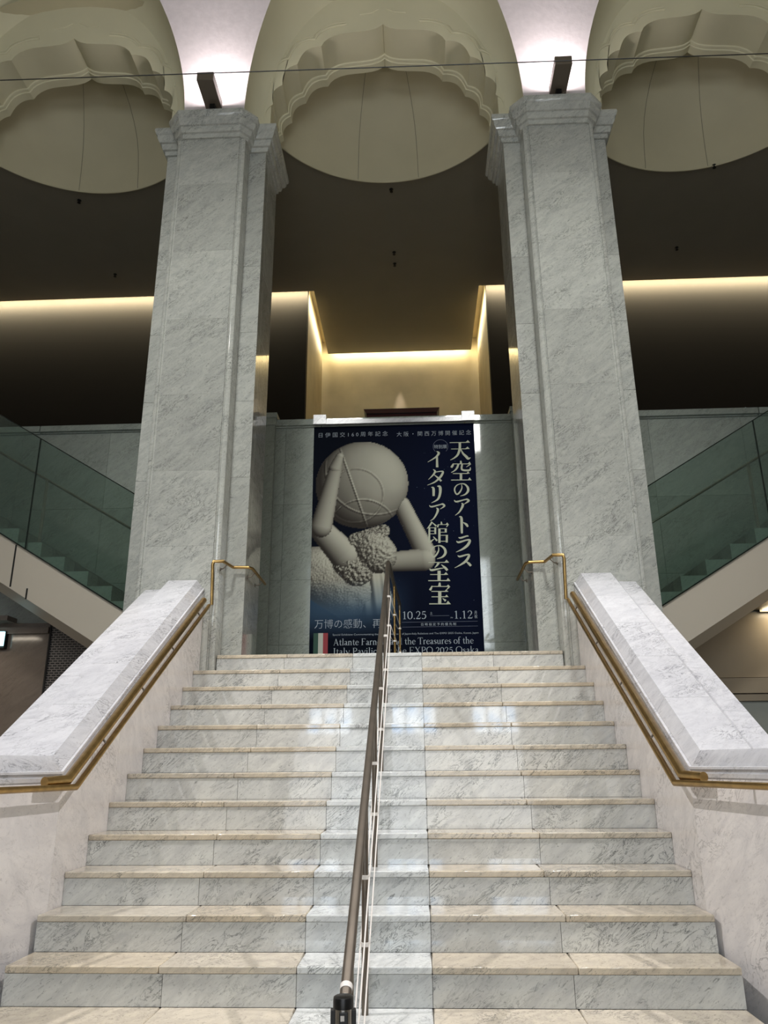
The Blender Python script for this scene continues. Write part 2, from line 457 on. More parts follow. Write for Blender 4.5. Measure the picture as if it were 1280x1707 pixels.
# cover of the cove slot
MB().box(-9, 9, 5.3, 9.95, 9.86, 9.95).build('ceiling', M_alcove, kind='structure')
for xc in (-BAY, 0, BAY):
    m = MB(); prof = [(RC, ZC), (RC-.01, ZC+.05), (RC-.03, ZC+.3)]+[((RC-.05)*math.cos(t), ZC+.35+1.35*math.sin(t)) for t in [i/10*PI/2 for i in range(1, 10)]]+[(.02, ZC+1.70)]
    n = 60; rings = []
    for r, z in prof: rings.append([(xc+r*math.cos(PI*j/n), YC+r*math.sin(PI*j/n), z) for j in range(n+1)])
    m.loft(rings, closed=False, caps=False, smooth=True)
    # front part of the dome runs back over the arch
    rings = [[(xc-r, YC+.0, z) for r, z in prof], [(xc-r, 3.0, z) for r, z in prof]]
    dm = m.build('ceiling_dome', M_dome, kind='structure')
    tr = MB(); tr.tube([(xc+(RC+.005)*math.cos(t), YC+(RC+.005)*math.sin(t), ZC-.008) for t in [PI*(.17+.66*i/48) for i in range(49)]], .012, 6)
    tr.build('dome_trim', M_dome, dm)
    sm = MB()
    for a in (.42, .58):
        sm.tube([(xc+(r-.004)*math.cos(PI*a), YC+(r-.004)*math.sin(PI*a), z) for r, z in prof[:-2]], .003, 4)
    sm.build('dome_seam', M_ceil, dm)
# cove light
cove(-9, AX0-.05, 7.42, 7.42, 62, (0, 1)); cove(AX1+.05, 9, 7.42, 7.42, 62, (0, 1))
cove(AX0, AX0, 7.5, 9.6, 7, (-1, 0)); cove(AX1, AX1, 7.5, 9.6, 7, (1, 0)); cove(AX0+.05, AX1-.05, 9.6, 9.6, 7, (0, 1))
light('alcove_spot', 'SPOT', (.03, 9.52, 9.46), 110, (1, .86, .84), size=.012, spot=.30, blend=1, aim=(.03, 9.84, 7.2))
# upper gallery walls
MB().box(-9, -1.54, 7.55, 7.7, 5.6, 9.9).build('wall_gallery_left', M_upper, kind='structure')
MB().box(1.61, 9, 7.55, 7.7, 5.6, 9.9).build('wall_gallery_right', M_upper, kind='structure')
MB().box(-1.69, -1.545, 7.705, 9.9, 5.6, 9.9).build('wall_alcove_left', M_alcove, kind='structure')
MB().box(1.615, 1.76, 7.705, 9.9, 5.6, 9.9).build('wall_alcove_right', M_alcove, kind='structure')
MB().box(-1.69, 1.76, 9.75, 9.9, 5.6, 9.9).build('wall_alcove_back', M_alcove, kind='structure')
for i, (x, y, lab) in enumerate(((.036, 4.98, 'small dark sprinkler head just past the centre dome, nearest the arch'), (.03, 6.42, 'small dark sprinkler head in mid ceiling, the nearer of a close pair'), (.03, 6.72, 'small dark sprinkler head in mid ceiling, the farther of a close pair'),
        (-4.55, 4.96, 'small dark sprinkler head on the ceiling below the left dome'), (-4.7, 6.75, 'small dark sprinkler head on the left ceiling near the lit cove'), (4.55, 4.75, 'small dark sprinkler head on the ceiling below the right dome'), (4.6, 6.55, 'small dark sprinkler head on the right ceiling near the lit cove'))):
    m = MB(); m.lathe([(.030, ZC-.001), (.030, ZC-.008), (.012, ZC-.014), (.012, ZC-.04), (.024, ZC-.042), (.024, ZC-.046)], x, y, 12)
    tag(m.build('sprinkler', M_black), lab, 'sprinkler', 'sprinkler heads in the aisle ceiling')
# ------------------------------------------------------------------ marble back wall with coping
bw = MB(); rows = [0, 1.3, 2.2, 3.05, 3.9, 4.95, 6.08]
for i in range(len(rows)-1):
    x = -9
    while x < 9:
        x2 = min(9, x+1.25)
        bw.box(x+.0015, x2-.0015, 5.68, 5.9, rows[i]+.0015, rows[i+1]-.0015, slabc(0, .93, 1.05)); x = x2
bwo = bw.build('wall_back', M_back, kind='structure')
x = -9; cp = MB()
while x < 9:
    cp.box(x, x+1.99, 5.62, 5.98, 6.10, 6.19, slabc()); cp.box(x, x+1.99, 5.655, 5.9, 6.08, 6.10, slabc()); x += 2
cp.build('trim_1', M_back, kind='structure', bevel=.006)
for x0 in (-1.80, 1.64):
    MB().box(x0, x0+.16, 5.56, 5.675, 2.58, 6.08, slabc()).box(x0-.03, x0+.19, 5.53, 5.99, 6.19, 6.26, slabc()).box(x0-.015, x0+.175, 5.545, 5.615, 6.08, 6.19, slabc()).build('trim_2', M_back, kind='structure', bevel=.004)
# walls and low ceilings under the side flights
MB().box(-9, -4.42, 5.55, 5.66, 0, 3.36).build('wall_under_left', M_dark, kind='structure')
ml = MB(); ml.box(-9, -4.45, 5.50, 5.545, 3.22, 3.30); ml.box(-9, -4.9, 5.3, 5.545, 3.36, 3.42)
ml.build('trim_3', M_dark, kind='structure')
M_tp = plain('taupe_panel', (150, 138, 120), .25, noise=.06, scale=2)
M_pale = plain('pale_panel', (148, 152, 146), .25, noise=.05)
MB().box(2.9, 9, 5.55, 5.66, 2.56, 3.36).build('wall_under_right', M_tp, kind='structure')
MB().box(2.9, 9, 5.50, 5.66, 2.37, 2.55).build('trim_4', M_tp, kind='structure')
MB().box(2.9, 9, 5.52, 5.66, 2.28, 2.36).build('trim_5', M_tp, kind='structure')
MB().box(2.9, 9, 5.55, 5.66, 0, 2.275).build('wall_under_right', M_pale, kind='structure')
MB().box(4.35, 9, 4.75, 5.545, 3.38, 3.44).build('ceiling', M_tp, kind='structure')
t = thing('ceiling_light', (5.3, 5.35, 3.37), 'bright cream strip light recessed under the right side flight', 'ceiling light')
M_strip = plain('lit_diffuser', (255, 244, 214), .5, emit=(255, 240, 200), es=2.6)
MB().box(4.55, 6.2, 5.22, 5.5, 3.362, 3.376).build('diffuser', M_strip, t)
MB().box(4.52, 6.23, 5.19, 5.22, 3.35, 3.38).box(4.52, 6.23, 5.5, 5.53, 3.35, 3.38).build('frame', M_steel, t)
light('recess_glow', 'AREA', (5.3, 5.36, 3.345), 14, (1, .85, .6), size=1.4, size_y=.2)
light('recess_glow', 'AREA', (-5.6, 4.7, 3.3), 12, (1, .88, .7), size=1.2, size_y=.2)
t = thing('ventilation_panel', (-3.6, 5.5, 1.2), 'dark perforated metal panel below the left side flight', 'vent panel')
MB().box(-4.40, -2.4, 5.50, 5.56, .8, 3.4).build('perforated_sheet', M_perf, t)
MB().box(-4.42, -4.40, 5.48, 5.58, .8, 3.4).build('frame', M_joint, t)
t = thing('exit_light', (-4.98, 5.42, 3.1), 'small pale cyan lit sign at the left edge under the side flight', 'sign')
M_cy = plain('cyan_lit', (190, 245, 250), .4, emit=(180, 245, 255), es=2.2)
MB().box(-5.3, -4.99, 5.44, 5.47, 3.06, 3.24).build('lit_face', M_cy, t)
MB().box(-5.31, -4.985, 5.47, 5.549, 3.03, 3.25).build('housing', M_joint, t)

# ================================================================== MAIN STAIRCASE
st = thing('marble_staircase', (0, 1.1, 0), 'wide marble staircase rising between the two sloping white parapets to the poster landing', 'staircase')
JX = [-HW, -.974, -.332, .311, .970, HW]
for k in range(-3, 12):
    y0 = k*STEP_D; zt = ZA+k*STEP_H; hw = HW if k < 11 else 1.612
    y1 = y0+STEP_D if k < 11 else 5.66
    step = MB(); tread = MB()
    jx = [-hw]+JX[1:-1]+[hw]
    jt = [j+(0 if 0 < i < 5 and i in (2, 3) else random.uniform(-.03, .03) if 0 < i < 5 else 0) for i, j in enumerate(jx)]
    for i in range(5):
        c = slabc(.12 if i != 2 else 0, .92, 1.04)
        step.box(jx[i]+.0012, jx[i+1]-.0012, y0+.006, y0+.04, zt-STEP_H+.001, zt-.0345, c)
        tanv = (0 if i == 2 else random.uniform(.75, 1.0))
        c = (random.random(), 1.12 if i == 2 else random.uniform(.93, 1.02), tanv, 1)
        if k < 11: tread.box(jt[i]+.001, jt[i+1]-.001, y0, y1+.006, zt-.033, zt, c)
        else: tread.box(jt[i]+.001, jt[i+1]-.001, y0, 3.24, zt-.033, zt, c)
    so = step.build('step', M_step, st)
    tread.build('nosing', M_step, so, bevel=.006)
MB().box(-1.415, 1.415, 3.241, 3.94, 2.53, 2.58, slabc(.3)).box(-2.62, 2.62, 3.941, 5.66, 2.5, 2.58, slabc(.3)).build('landing', M_step, st)
core = MB(); core.box(-HW+.003, HW-.003, -.8, 3.0, -.0, .12)
# sloping core under the steps keeps light out
core.prism([(-.76, 0.02), (3.05, 0.02), (3.05, 2.3), (-.76, .05)], 'x', -HW+.004, HW-.004)
core.build('core', M_joint, st)

# ================================================================== SLOPING PARAPETS
SL = .6225
def parapet(sg, label):
    t = thing('stair_parapet', (sg*2.03, 1.5, 0), label, 'parapet')
    # profile: (x distance from centre, z relative to crest)
    prof = [(1.82, 0), (1.764, -.08), (1.764, -.088), (1.757, -.094), (1.757, -.108), (HW+.001, -.114)]
    crest_hi, crest_lo = 3.288, 1.657
    st_ = [(2.995, 0, crest_hi), (.395, 0, crest_lo), (-1.15, .42, crest_lo)]
    def ring(pts, y, dx, z): return [(sg*(x+dx), y, z+dz) for x, dz in pts]
    cop = [(1.764, -.088), (1.764, -.08), (1.82, 0), (2.10, 0), (2.165, -.085), (2.32, -.09), (2.32, -.2), (1.78, -.2)]
    # coping split into slabs
    m = MB(); segs = []
    n = 5
    for i in range(n):
        a = i/n; b = (i+1)/n
        A = st_[1]; Bq = st_[0]
        p = lambda q: (A[0]+(Bq[0]-A[0])*q, 0, A[2]+(Bq[2]-A[2])*q)
        segs.append((p(a), p(b-.001)))
    for s0, s1 in segs:
        m.loft([ring(cop, s0[0], s0[1], s0[2]), ring(cop, s1[0], s1[1], s1[2])], c=slabc(0, .97, 1.03))
    m.loft([ring(cop, *st_[2]), ring(cop, *st_[1])], c=slabc(0, .97, 1.03))
    m.build('coping', M_white, t)
    md = MB()
    mp_ = [(1.764, -.084), (1.748, -.086), (1.746, -.098), (1.758, -.104), (1.758, -.116), (1.744, -.120), (1.744, -.140), (1.752, -.148), (1.80, -.150), (1.80, -.084)]
    md.loft([ring(mp_, *st_[2]), ring(mp_, *st_[1]), ring(mp_, *st_[0])], c=slabc())
    md.build('moulding', M_white, t)
    # wall body down to the floor
    b = MB()
    ys = [(-1.15, .42, crest_lo), (-.4, .216, crest_lo), (.393, 0, crest_lo), (1.2, 0, crest_lo+(1.2-.395)*SL*1.0076), (2.1, 0, crest_lo+(2.1-.395)*SL*1.0076), (2.995, 0, crest_hi)]
    for q0, q1 in zip(ys[:-1], ys[1:]):
        sh = .0008
        r0 = [(sg*(HW+q0[1]), q0[0]+sh, 0), (sg*(HW+q0[1]), q0[0]+sh, q0[2]-.148), (sg*(2.31+q0[1]), q0[0]+sh, q0[2]-.148), (sg*(2.31+q0[1]), q0[0]+sh, 0)]
        r1 = [(sg*(HW+q1[1]), q1[0]-sh, 0), (sg*(HW+q1[1]), q1[0]-sh, q1[2]-.148), (sg*(2.31+q1[1]), q1[0]-sh, q1[2]-.148), (sg*(2.31+q1[1]), q1[0]-sh, 0)]
        b.loft([r0, r1], c=slabc(0, .98, 1.02))
    b.build('wall_body', M_wallm, t)
    # brass double rail
    h = thing('wall_handrail', (sg*1.68, 1.6, 1.5), ('left' if sg < 0 else 'right')+' double brass handrail, thick rail over a thinner one, fixed along the '+('left' if sg < 0 else 'right')+' sloping parapet', 'handrail')
    xu, xl = 1.69, 1.655
    ku = (sg*xu, .335, 1.527)
    MB().tube([(sg*xu, 2.80, 1.527+(2.80-.335)*.617), ku, (sg*(xu+.055), .175, 1.52)], .027, 16).build('upper_rail', M_brass, h, label='thick rail with a rounded stub end')
    kl = (sg*xl, .375, 1.488)
    MB().tube([(sg*xl, 2.86, 1.488+(2.86-.375)*.612), kl, (sg*(xl+.24), -.55, 1.488), (sg*(xl+.40), -1.12, 1.488)], .017, 12).build('lower_rail', M_brass, h, label='thin rail that turns level at the foot')
    for y in (.75, 1.35, 1.95, 2.6):
        zu = 1.527+(y-.335)*.617; zl = 1.488+(y-.375)*.612
        MB().tube([(sg*xu, y, zu-.015), (sg*xl, y, zl+.01)], .006, 8).tube([(sg*xu, y, zu-.02), (sg*(HW+.0), y, zu-.05)], .007, 8).build('bracket', M_bronze, h)
    MB().tube([(sg*(xl+.13), -.11, 1.488), (sg*(xl+.23), -.10, 1.488)], .008, 8).build('bracket', M_bronze, h)
    return t
parapet(-1, 'left white marble parapet with broad sloping coping beside the stairs')
parapet(1, 'right white marble parapet with broad sloping coping beside the stairs')

# ================================================================== PILLARS
def offset(poly, o):
    n = len(poly); out = []
    for i in range(n):
        a = Vector(poly[i-1]); b = Vector(poly[i]); c = Vector(poly[(i+1) % n])
        d1 = (b-a).normalized(); d2 = (c-b).normalized()
        n1 = Vector((d1.y, -d1.x)); n2 = Vector((d2.y, -d2.x))
        den = 1+n1.dot(n2)
        out.append(tuple(b+(n1+n2)*(o/den)))
    return out
def foot(xc, ch):
    # counter-clockwise footprint, cross shaped with chamfered centre
    h, w = .40, .60; yf, yw, yb, yk = 3.0, 3.25, 3.93, 4.12
    p = [(-w, yw), (-h, yw), (-h, yf+ch), (-h+ch, yf), (h-ch, yf), (h, yf+ch), (h, yw), (w, yw), (w, yb), (h, yb), (h, yk), (-h, yk), (-h, yb), (-w, yb)]
    return [(xc+x, y) for x, y in p]
def pillar(sg, label):
    xc = sg*2.02
    t = thing('marble_pillar', (xc, 3.56, 0), label, 'pillar')
    # shaft: core behind facing slabs
    sh = MB(); z = [0, 2.2, 3.63, 4.42, 5.27, 6.17, 7.04, 7.95, 8.60] if sg < 0 else [0, 2.2, 3.65, 4.40, 5.27, 6.15, 7.03, 7.93, 8.60]
    for a, b in zip(z[:-1], z[1:]):
        sh.prism([(xc-.335, 3.0), (xc+.335, 3.0), (xc+.335, 3.2), (xc-.335, 3.2)], 'z', a+.0006, b-.0006, slabc(0, .84, 1.04))
    sh.build('front_panel', M_pill, t)
    mo = MB()
    for q in (-1, 1):
        for a, b in ((0, 3.1), (3.1, 4.9), (4.9, 6.6), (6.6, 8.60)):
            X = lambda u: xc+q*u
            pr = [(X(.337), 3.006), (X(.345), 3.006), (X(.349), 3.016), (X(.357), 3.016), (X(.361), 3.006), (X(.388), 3.010), (X(.40), 3.022), (X(.40), 3.2), (X(.337), 3.2)]
            if q < 0: pr = pr[::-1]
            mo.prism(pr, 'z', a+.0006, b-.0006, slabc(0, .98, 1.06))
    mo.build('edge_moulding', M_pill, t)
    wg = MB()
    for q in (-1, 1):
        zz = [0, 2.6, 4.43, 5.3, 6.14, 7.0, 8.60] if q*sg < 0 else [0, 2.6, 4.41, 5.31, 6.14, 6.99, 8.60]
        for a, b in zip(zz[:-1], zz[1:]):
            a2 = max(a, 2.58) if q*sg < 0 else a
            if b <= 2.6 and q*sg < 0: continue
            x0, x1 = sorted((xc+q*.398, xc+q*.60))
            x2, x3 = sorted((xc+q*.02, xc+q*.60))
            wg.box(x0, x1, 3.25, 3.40, a2+.0006, b-.0006, slabc(0, .86, 1.04))
            wg.box(x2, x3, 3.401, 3.93, a2+.0006, b-.0006, slabc(0, .9, 1.0))
    wg.box(xc-.40, xc+.40, 3.201, 3.40, 0 if 0 else 2.58, 8.6, slabc()); wg.box(xc-.40, xc+.40, 3.931, 4.12, 2.58, 8.6, slabc())
    wg.build('side_pilaster', M_pill, t, bevel=.004)
    MB().box(xc-.39, xc+.39, 3.205, 3.39, 0, 2.578).build('core', M_joint, t)
    cp = MB(); f = foot(xc, .075)
    lv = [(8.60, .0), (8.60, .022), (8.655, .028), (8.66, .052), (8.70, .062), (8.735, .064), (8.74, .085), (8.78, .105), (8.825, .110), (8.84, .125), (8.88, .137), (8.915, .132), (8.93, .115)]
    cp.loft([[(x, y, zz) for x, y in offset(f, o)] for zz, o in lv], c=slabc(0, 1.0, 1.05))
    cp.build('capital', M_pill, t)
    return t
pillar(-1, 'left tall grey-white marble pillar with moulded capital')
pillar(1, 'right tall grey-white marble pillar with moulded capital')

# uplights on the capitals
for nm, x, sk in (('left', -2.0, 0), ('right', 2.04, 0)):
    t = thing('uplight', (x, 2.72, 8.94), 'dark flat uplight box jutting forward from the top of the %s pillar' % nm, 'lamp')
    MB().box(x-.095, x+.095, 2.53, 2.95, 8.985, 9.10).build('housing', M_lamp, t, bevel=.004)
    MB().box(x-.03, x+.03, 2.86, 2.96, 8.932, 8.984).build('mounting_foot', M_black, t)
    MB().box(x-.08, x+.08, 2.57, 2.90, 9.101, 9.108).build('lens', M_steel, t)
# wire across the hall
m = MB(); m.tube([(-9, 1.0, 7.458), (0, 1, 7.335), (9, 1.0, 7.23)], .0045, 6)
tag(m.build('wire', M_black), 'thin dark wire strung right across the hall in front of the arches', 'wire')

# ================================================================== CENTRE RAILING
r = thing('centre_railing', (0, 1.2, 0), 'bronze handrail on slim posts running up the middle of the stairs', 'railing')
RS = .608
def zr(y): return 1.497+RS*y
top = 3.30
pts = [(0, -.96, .30), (0, -.985, .80), (0, -.975, .88), (0, -.90, zr(-.93)+.01)]+[(0, -.8, zr(-.8)), (0, top-.05, zr(top-.05)), (.004, top+.05, 3.48), (.02, 4.2, 3.475), (.045, 5.0, 3.47), (.05, 5.12, 3.44), (.05, 5.15, 3.36), (.05, 5.15, 2.58)]
MB().tube([(0, -.93, 0), (0, -.93, zr(-.93)-.02)], .016, 12).build('post', M_bronze, r)
MB().tube([(0, -1.20, zr(-1.20)), (0, top, zr(top)), (.004, top+.10, 3.515), (.03, 4.4, 3.49), (.06, 5.08, 3.47), (.065, 5.13, 3.44), (.065, 5.14, 3.38)], .0205, 16).build('handrail', M_bronze, r)
posts = [(-.094, -1), (.746, 2), (1.586, 5), (2.426, 8), (3.266, 11)]
for y, k in posts:
    zb = ZA+k*STEP_H
    MB().tube([(0, y, zb), (0, y, zr(y)-.012)], [.016, .016], 12).build('post', M_bronze, r)
MB().tube([(.028, 4.25, 2.581), (.028, 4.25, 3.48)], .0135, 12).build('post', M_brass, r)
MB().tube([(.065, 5.14, 2.581), (.065, 5.14, 3.385)], .0145, 12).build('post', M_brass, r)
for y in (-1.055, -1.10):
    c0 = Vector((0, y, zr(y))); d = Vector((0, 1, RS)).normalized()
    MB().tube([c0-d*.011, c0+d*.011], .0225, 16).build('tape_band', M_cord, r, label='white tape band')
# white cords strung along the posts, looped both sides
for hi, nm in ((.57, 'upper'), (.285, 'lower')):
    t = thing('guide_cord', (0, 1.2, ZA+hi), 'white double cord tied along the posts of the centre railing, %s of the two' % nm, 'cord', None)
    cords = MB()
    for sx in (-.021, .021):
        pts = [(sx, -1.25, ZA-STEP_H+hi-1.156*RS-.01)]+[(sx, y, ZA+k*STEP_H+hi) for y, k in posts]+[(sx+.03, 4.25, 2.58+hi), (sx+.06, 5.14, 2.58+hi)]
        for a, b in zip(pts[:-1], pts[1:]):
            a = Vector(a); b = Vector(b)
            q = [a.lerp(b, s/4)-Vector((0, 0, .012*math.sin(PI*s/4))) for s in range(5)]
            cords.tube(q, .0036, 6)
    cords.build('cord_strand', M_cord, t)
    for y, k in posts:
        MB().tube([(0, y, ZA+k*STEP_H+hi-.009), (0, y, ZA+k*STEP_H+hi+.009)], .0215, 12).build('tie', M_cord, t)
    for x, y in ((.028, 4.25), (.065, 5.14)):
        MB().tube([(x, y, 2.58+hi-.008), (x, y, 2.58+hi+.008)], .019, 12).build('tie', M_cord, t)

# ================================================================== BELT STANCHION
sx, sy = .017, -1.34
t = thing('belt_stanchion', (sx, sy, 0), 'steel crowd-control post with black cap standing at the foot of the stairs', 'stanchion')
MB().lathe([(.16, 0), (.16, .012), (.14, .022), (.05, .04), (.034, .05)], sx, sy).build('base', M_black, t)
MB().lathe([(.0305, .045), (.0305, .886)], sx, sy, 40).build('tube', M_steel, t)
MB().lathe([(.0325, .872), (.0325, .895), (.031, .902), (.026, .905)], sx, sy, 40).build('cap', M_black, t)
for a in range(4):
    ang = a*PI/2-PI/2+.12; dx, dy = math.cos(ang), math.sin(ang)
    m = MB(); ux, uy = -dy, dx
    def q(r_, u, z_): return (sx+dx*r_+ux*u, sy+dy*r_+uy*u, z_)
    vs = [q(rr, u, z_) for z_ in (.795, .868) for rr in (.024, .040) for u in (-.0135, .0135)]
    m.add(vs, [(0, 1, 3, 2), (4, 6, 7, 5), (0, 4, 5, 1), (2, 3, 7, 6), (0, 2, 6, 4), (1, 5, 7, 3)])
    cs = m.build('belt_cassette', M_black, t, bevel=.002)
    if a == 0:
        vs = [q(.0405, u, z_) for z_ in (.845, .860) for u in (-.010, .002)]
        MB().add(vs, [(0, 1, 3, 2)]).build('sticker', M_steel, cs, fix=False)

# ================================================================== SIDE FLIGHTS WITH GLASS BALUSTRADES
def flight(sg, nm):
    S = .603
    zt = lambda x: 3.287+S*(x-3.083)
    t = thing('side_staircase', (sg*4.5, 4.9, 2.58), '%s upper flight with beige side panel rising outward behind the %s pillar' % (nm, nm), 'staircase')
    X0, X1 = 2.75, 7.2
    m = MB(); Y0 = 4.40
    rings = []
    for x in (X0, X1):
        z = zt(x)
        rings.append([(sg*x, Y0, z), (sg*x, Y0, z-.535), (sg*x, Y0+.3, z-.675), (sg*x, Y0+.3, z-.02), (sg*x, Y0+.03, z-.0)])
    m.loft(rings); m.build('side_panel', M_beige, t)
    j = MB()
    for x, a, b in ((4.415, .0, .51), (4.21, .535-.13, .535)):
        j.box(*sorted((sg*x, sg*(x+.02))), Y0-.002, Y0+.01, zt(x)-b, zt(x)-a-.004)
    if sg < 0: j.build('panel_joint', M_joint, t)
    stp = MB(); M = M_step
    n = 16
    x = 2.939-3*.3; z = 3.396-3*.1805
    for i in range(n):
        # each step: tread block ends visible through the glass
        xs = x+.3*i; zz = z+.1809*i
        if zz < 2.6: continue
        stp.box(*sorted((sg*xs, sg*(xs+.62))), Y0+.31, 5.54, zz-.1809, zz, slabc(0, .75, .95))
        stp.box(*sorted((sg*xs, sg*(xs+.3))), Y0+.04, Y0+.31, zz-.36, zz, slabc(0, 1.0, 1.1))
    stp.build('steps', M_back, t)
    sk = MB(); rr = []
    for xx in (X0, X1): rr.append([(sg*xx, 5.545, zt(xx)-.1), (sg*xx, 5.545, zt(xx)+.05), (sg*xx, 5.60, zt(xx)+.05), (sg*xx, 5.60, zt(xx)-.1)])
    sk.loft(rr); sk.build('skirting', M_back, t)
    g = thing('glass_balustrade', (sg*4.4, 4.37, 3.5), 'green-tinted frameless glass balustrade on the %s upper flight' % nm, 'balustrade')
    zg = lambda x: 4.663+.6055*(x-3.04)
    for a, b in ((2.80, 4.297), (4.303, 5.85), (5.856, 7.2)):
        MB().loft([[(sg*x_, Y0-.026, zt(x_)-.003), (sg*x_, Y0-.026, zg(x_)), (sg*x_, Y0-.014, zg(x_)), (sg*x_, Y0-.014, zt(x_)-.003)] for x_ in (a, b)]).build('glass_panel', M_glass, g)
        e = MB()
        e.loft([[(sg*x_, Y0-.028, zg(x_)), (sg*x_, Y0-.028, zg(x_)+.012), (sg*x_, Y0-.012, zg(x_)+.012), (sg*x_, Y0-.012, zg(x_))] for x_ in (a, b)])
        e.box(*sorted((sg*(b-.002), sg*(b+.008))), Y0-.030, Y0-.010, zt(b), zg(b))
        e.loft([[(sg*x_, Y0-.03, zt(x_)-.001), (sg*x_, Y0-.03, zt(x_)+.014), (sg*x_, Y0+.0, zt(x_)+.014), (sg*x_, Y0+.0, zt(x_)-.001)] for x_ in (a, b)])
        e.build('panel_edge', M_darkglass, g)
    h = thing('flight_handrail', (sg*4.4, 4.6, 3.5), 'slim steel handrail on posts behind the glass of the %s upper flight' % nm, 'handrail')
    zh = lambda x: 4.30+.586*(x-3.12)
    MB().tube([(sg*2.85, 4.6, zh(2.85)), (sg*7.0, 4.6, zh(7.0))], .014, 10).build('rail', M_steel, h)
    for x_ in (4.26, 5.7, 6.9):
        MB().box(*sorted((sg*(x_-.018), sg*(x_+.018))), 4.592, 4.608, zt(x_)-.02, zh(x_)-.01).build('post', M_steel, h)
flight(-1, 'left'); flight(1, 'right')

# ================================================================== HANDRAILS ON THE PILLARS
for sg, nm in ((-1, 'left'), (1, 'right')):
    h = thing('pillar_handrail', (sg*1.55, 3.0, 3.45), 'short bent brass handrail wrapping round the base of the %s pillar' % nm, 'handrail')
    MB().tube([(sg*1.65, 2.93, 3.03), (sg*1.665, 2.93, 3.42), (sg*1.655, 2.93, 3.45), (sg*1.565, 2.93, 3.45), (sg*1.525, 3.17, 3.45), (sg*1.375, 3.175, 3.448), (sg*1.345, 3.22, 3.446), (sg*1.345, 3.88, 3.44)], .0155, 12).build('rail', M_brass, h)
    for a, b in (((1.55, 3.02, 3.435), (1.617, 3.04, 3.40)), ((1.345, 3.35, 3.43), (1.419, 3.35, 3.39)), ((1.345, 3.72, 3.43), (1.419, 3.72, 3.39))):
        MB().tube([(sg*a[0], a[1], a[2]), (sg*a[0]*.5+sg*b[0]*.5, a[1], b[2]), (sg*b[0], b[1], b[2])], .006, 8).tube([(sg*(b[0]-.006), b[1], b[2]), (sg*b[0], b[1], b[2])], .018, 12).build('bracket', M_bronze, h)

# ================================================================== CABINET BEHIND THE WALL, SIGN
t = thing('cabinet', (.07, 7.9, 5.6), 'dark red lacquered cabinet top showing above the back wall, in the lit alcove', 'cabinet')
MB().box(-.50, .68, 7.6, 8.25, 5.6, 7.17).build('body', M_red, t)
MB().prism([(-.545, 7.25), (-.50, 7.17), (.68, 7.17), (.725, 7.25)], 'y', 7.55, 8.3).build('top', M_red, t)
MB().box(-.56, .74, 7.53, 8.3, 7.06, 7.09).build('shelf', M_red, t)
t = thing('direction_sign', (5.85, 7.54, 7.03), 'faint grey direction sign with a left arrow on the dark upper right wall', 'sign')
sgn = MB(); y = 7.535
sgn.box(5.66, 5.79, y, 7.549, 7.022, 7.030); sgn.add([(5.66, y, 7.03), (5.672, y, 7.022), (5.73, y, 7.095), (5.716, y, 7.10)], [(0, 1, 2, 3)])
sgn.build('arrow', M_ink, t, fix=False)

# ================================================================== POSTER
P = thing('exhibition_poster', (0, 5.65, 2.62), 'large navy exhibition poster with vertical cream Japanese title hung on the back wall', 'poster')
PX0, PX1, PZ0, PZ1 = -1.105, 1.115, 2.62, 6.075
from mathutils import noise as MN
BL = [  # rounded stone forms: ax, az, bx, bz, ra, rb, lift, roughness
 (-.44, 5.21, -.43, 5.21, .625, .625, .00, .004),
 (-.79, 5.47, -.98, 4.62, .085, .145, .55, .004), (-.97, 4.56, -.66, 4.22, .155, .20, .42, .004),
 (-.74, 5.62, -.80, 5.45, .055, .085, .56, .004),
 (.10, 4.90, .40, 4.24, .115, .135, .05, .004), (.38, 4.14, -.02, 4.12, .15, .13, .10, .004),
 (-1.05, 4.00, -.55, 3.72, .34, .38, .10, .006), (-.62, 4.12, -.50, 4.02, .20, .22, .38, .035),
 (-.30, 4.33, -.22, 4.22, .25, .25, .42, .016), (-.52, 4.42, -.15, 4.54, .10, .09, .46, .040),
 (-.36, 4.02, -.26, 3.50, .20, .26, .16, .004)]
def HT(x, z):
    best = -1; rough = 0; idx = -1
    for i, (ax, az, bx, bz, ra, rb, lift, rg) in enumerate(BL):
        dx, dz = bx-ax, bz-az; t_ = max(0, min(1, ((x-ax)*dx+(z-az)*dz)/(dx*dx+dz*dz+1e-9)))
        r_ = ra+(rb-ra)*t_; d = math.hypot(x-ax-dx*t_, z-az-dz*t_)
        if d < r_:
            h = lift+math.sqrt(r_*r_-d*d)*(.75 if i == 0 else .8)
            if rg > .005: h += rg*(MN.noise(Vector((x*(9 if i == 6 else 22), z*(7 if i == 6 else 22), i)))+.5*MN.noise(Vector((x*44, z*44, i))))*1.4*(1.6 if i == 6 else 1)
            if i == 10: h += .022*math.sin(42*(x+.12*z))
            if i == 0:
                gx, gz = (x+.435)/.625, (z-5.21)/.625
                for cx_, cz_, rr in ((-.15, -.25, .62), (.3, .4, 1.1), (0, -1.1, .75)):
                    q = abs(math.hypot(gx-cx_, gz-cz_)-rr); h += .010*max(0, 1-q/.03)
                q = abs(gx+.33*gz+.20); h += .014*max(0, 1-q/.03)
                h += .004*MN.noise(Vector((x*5, z*5, 3)))
            if h > best: best = h; idx = i
    return best, idx
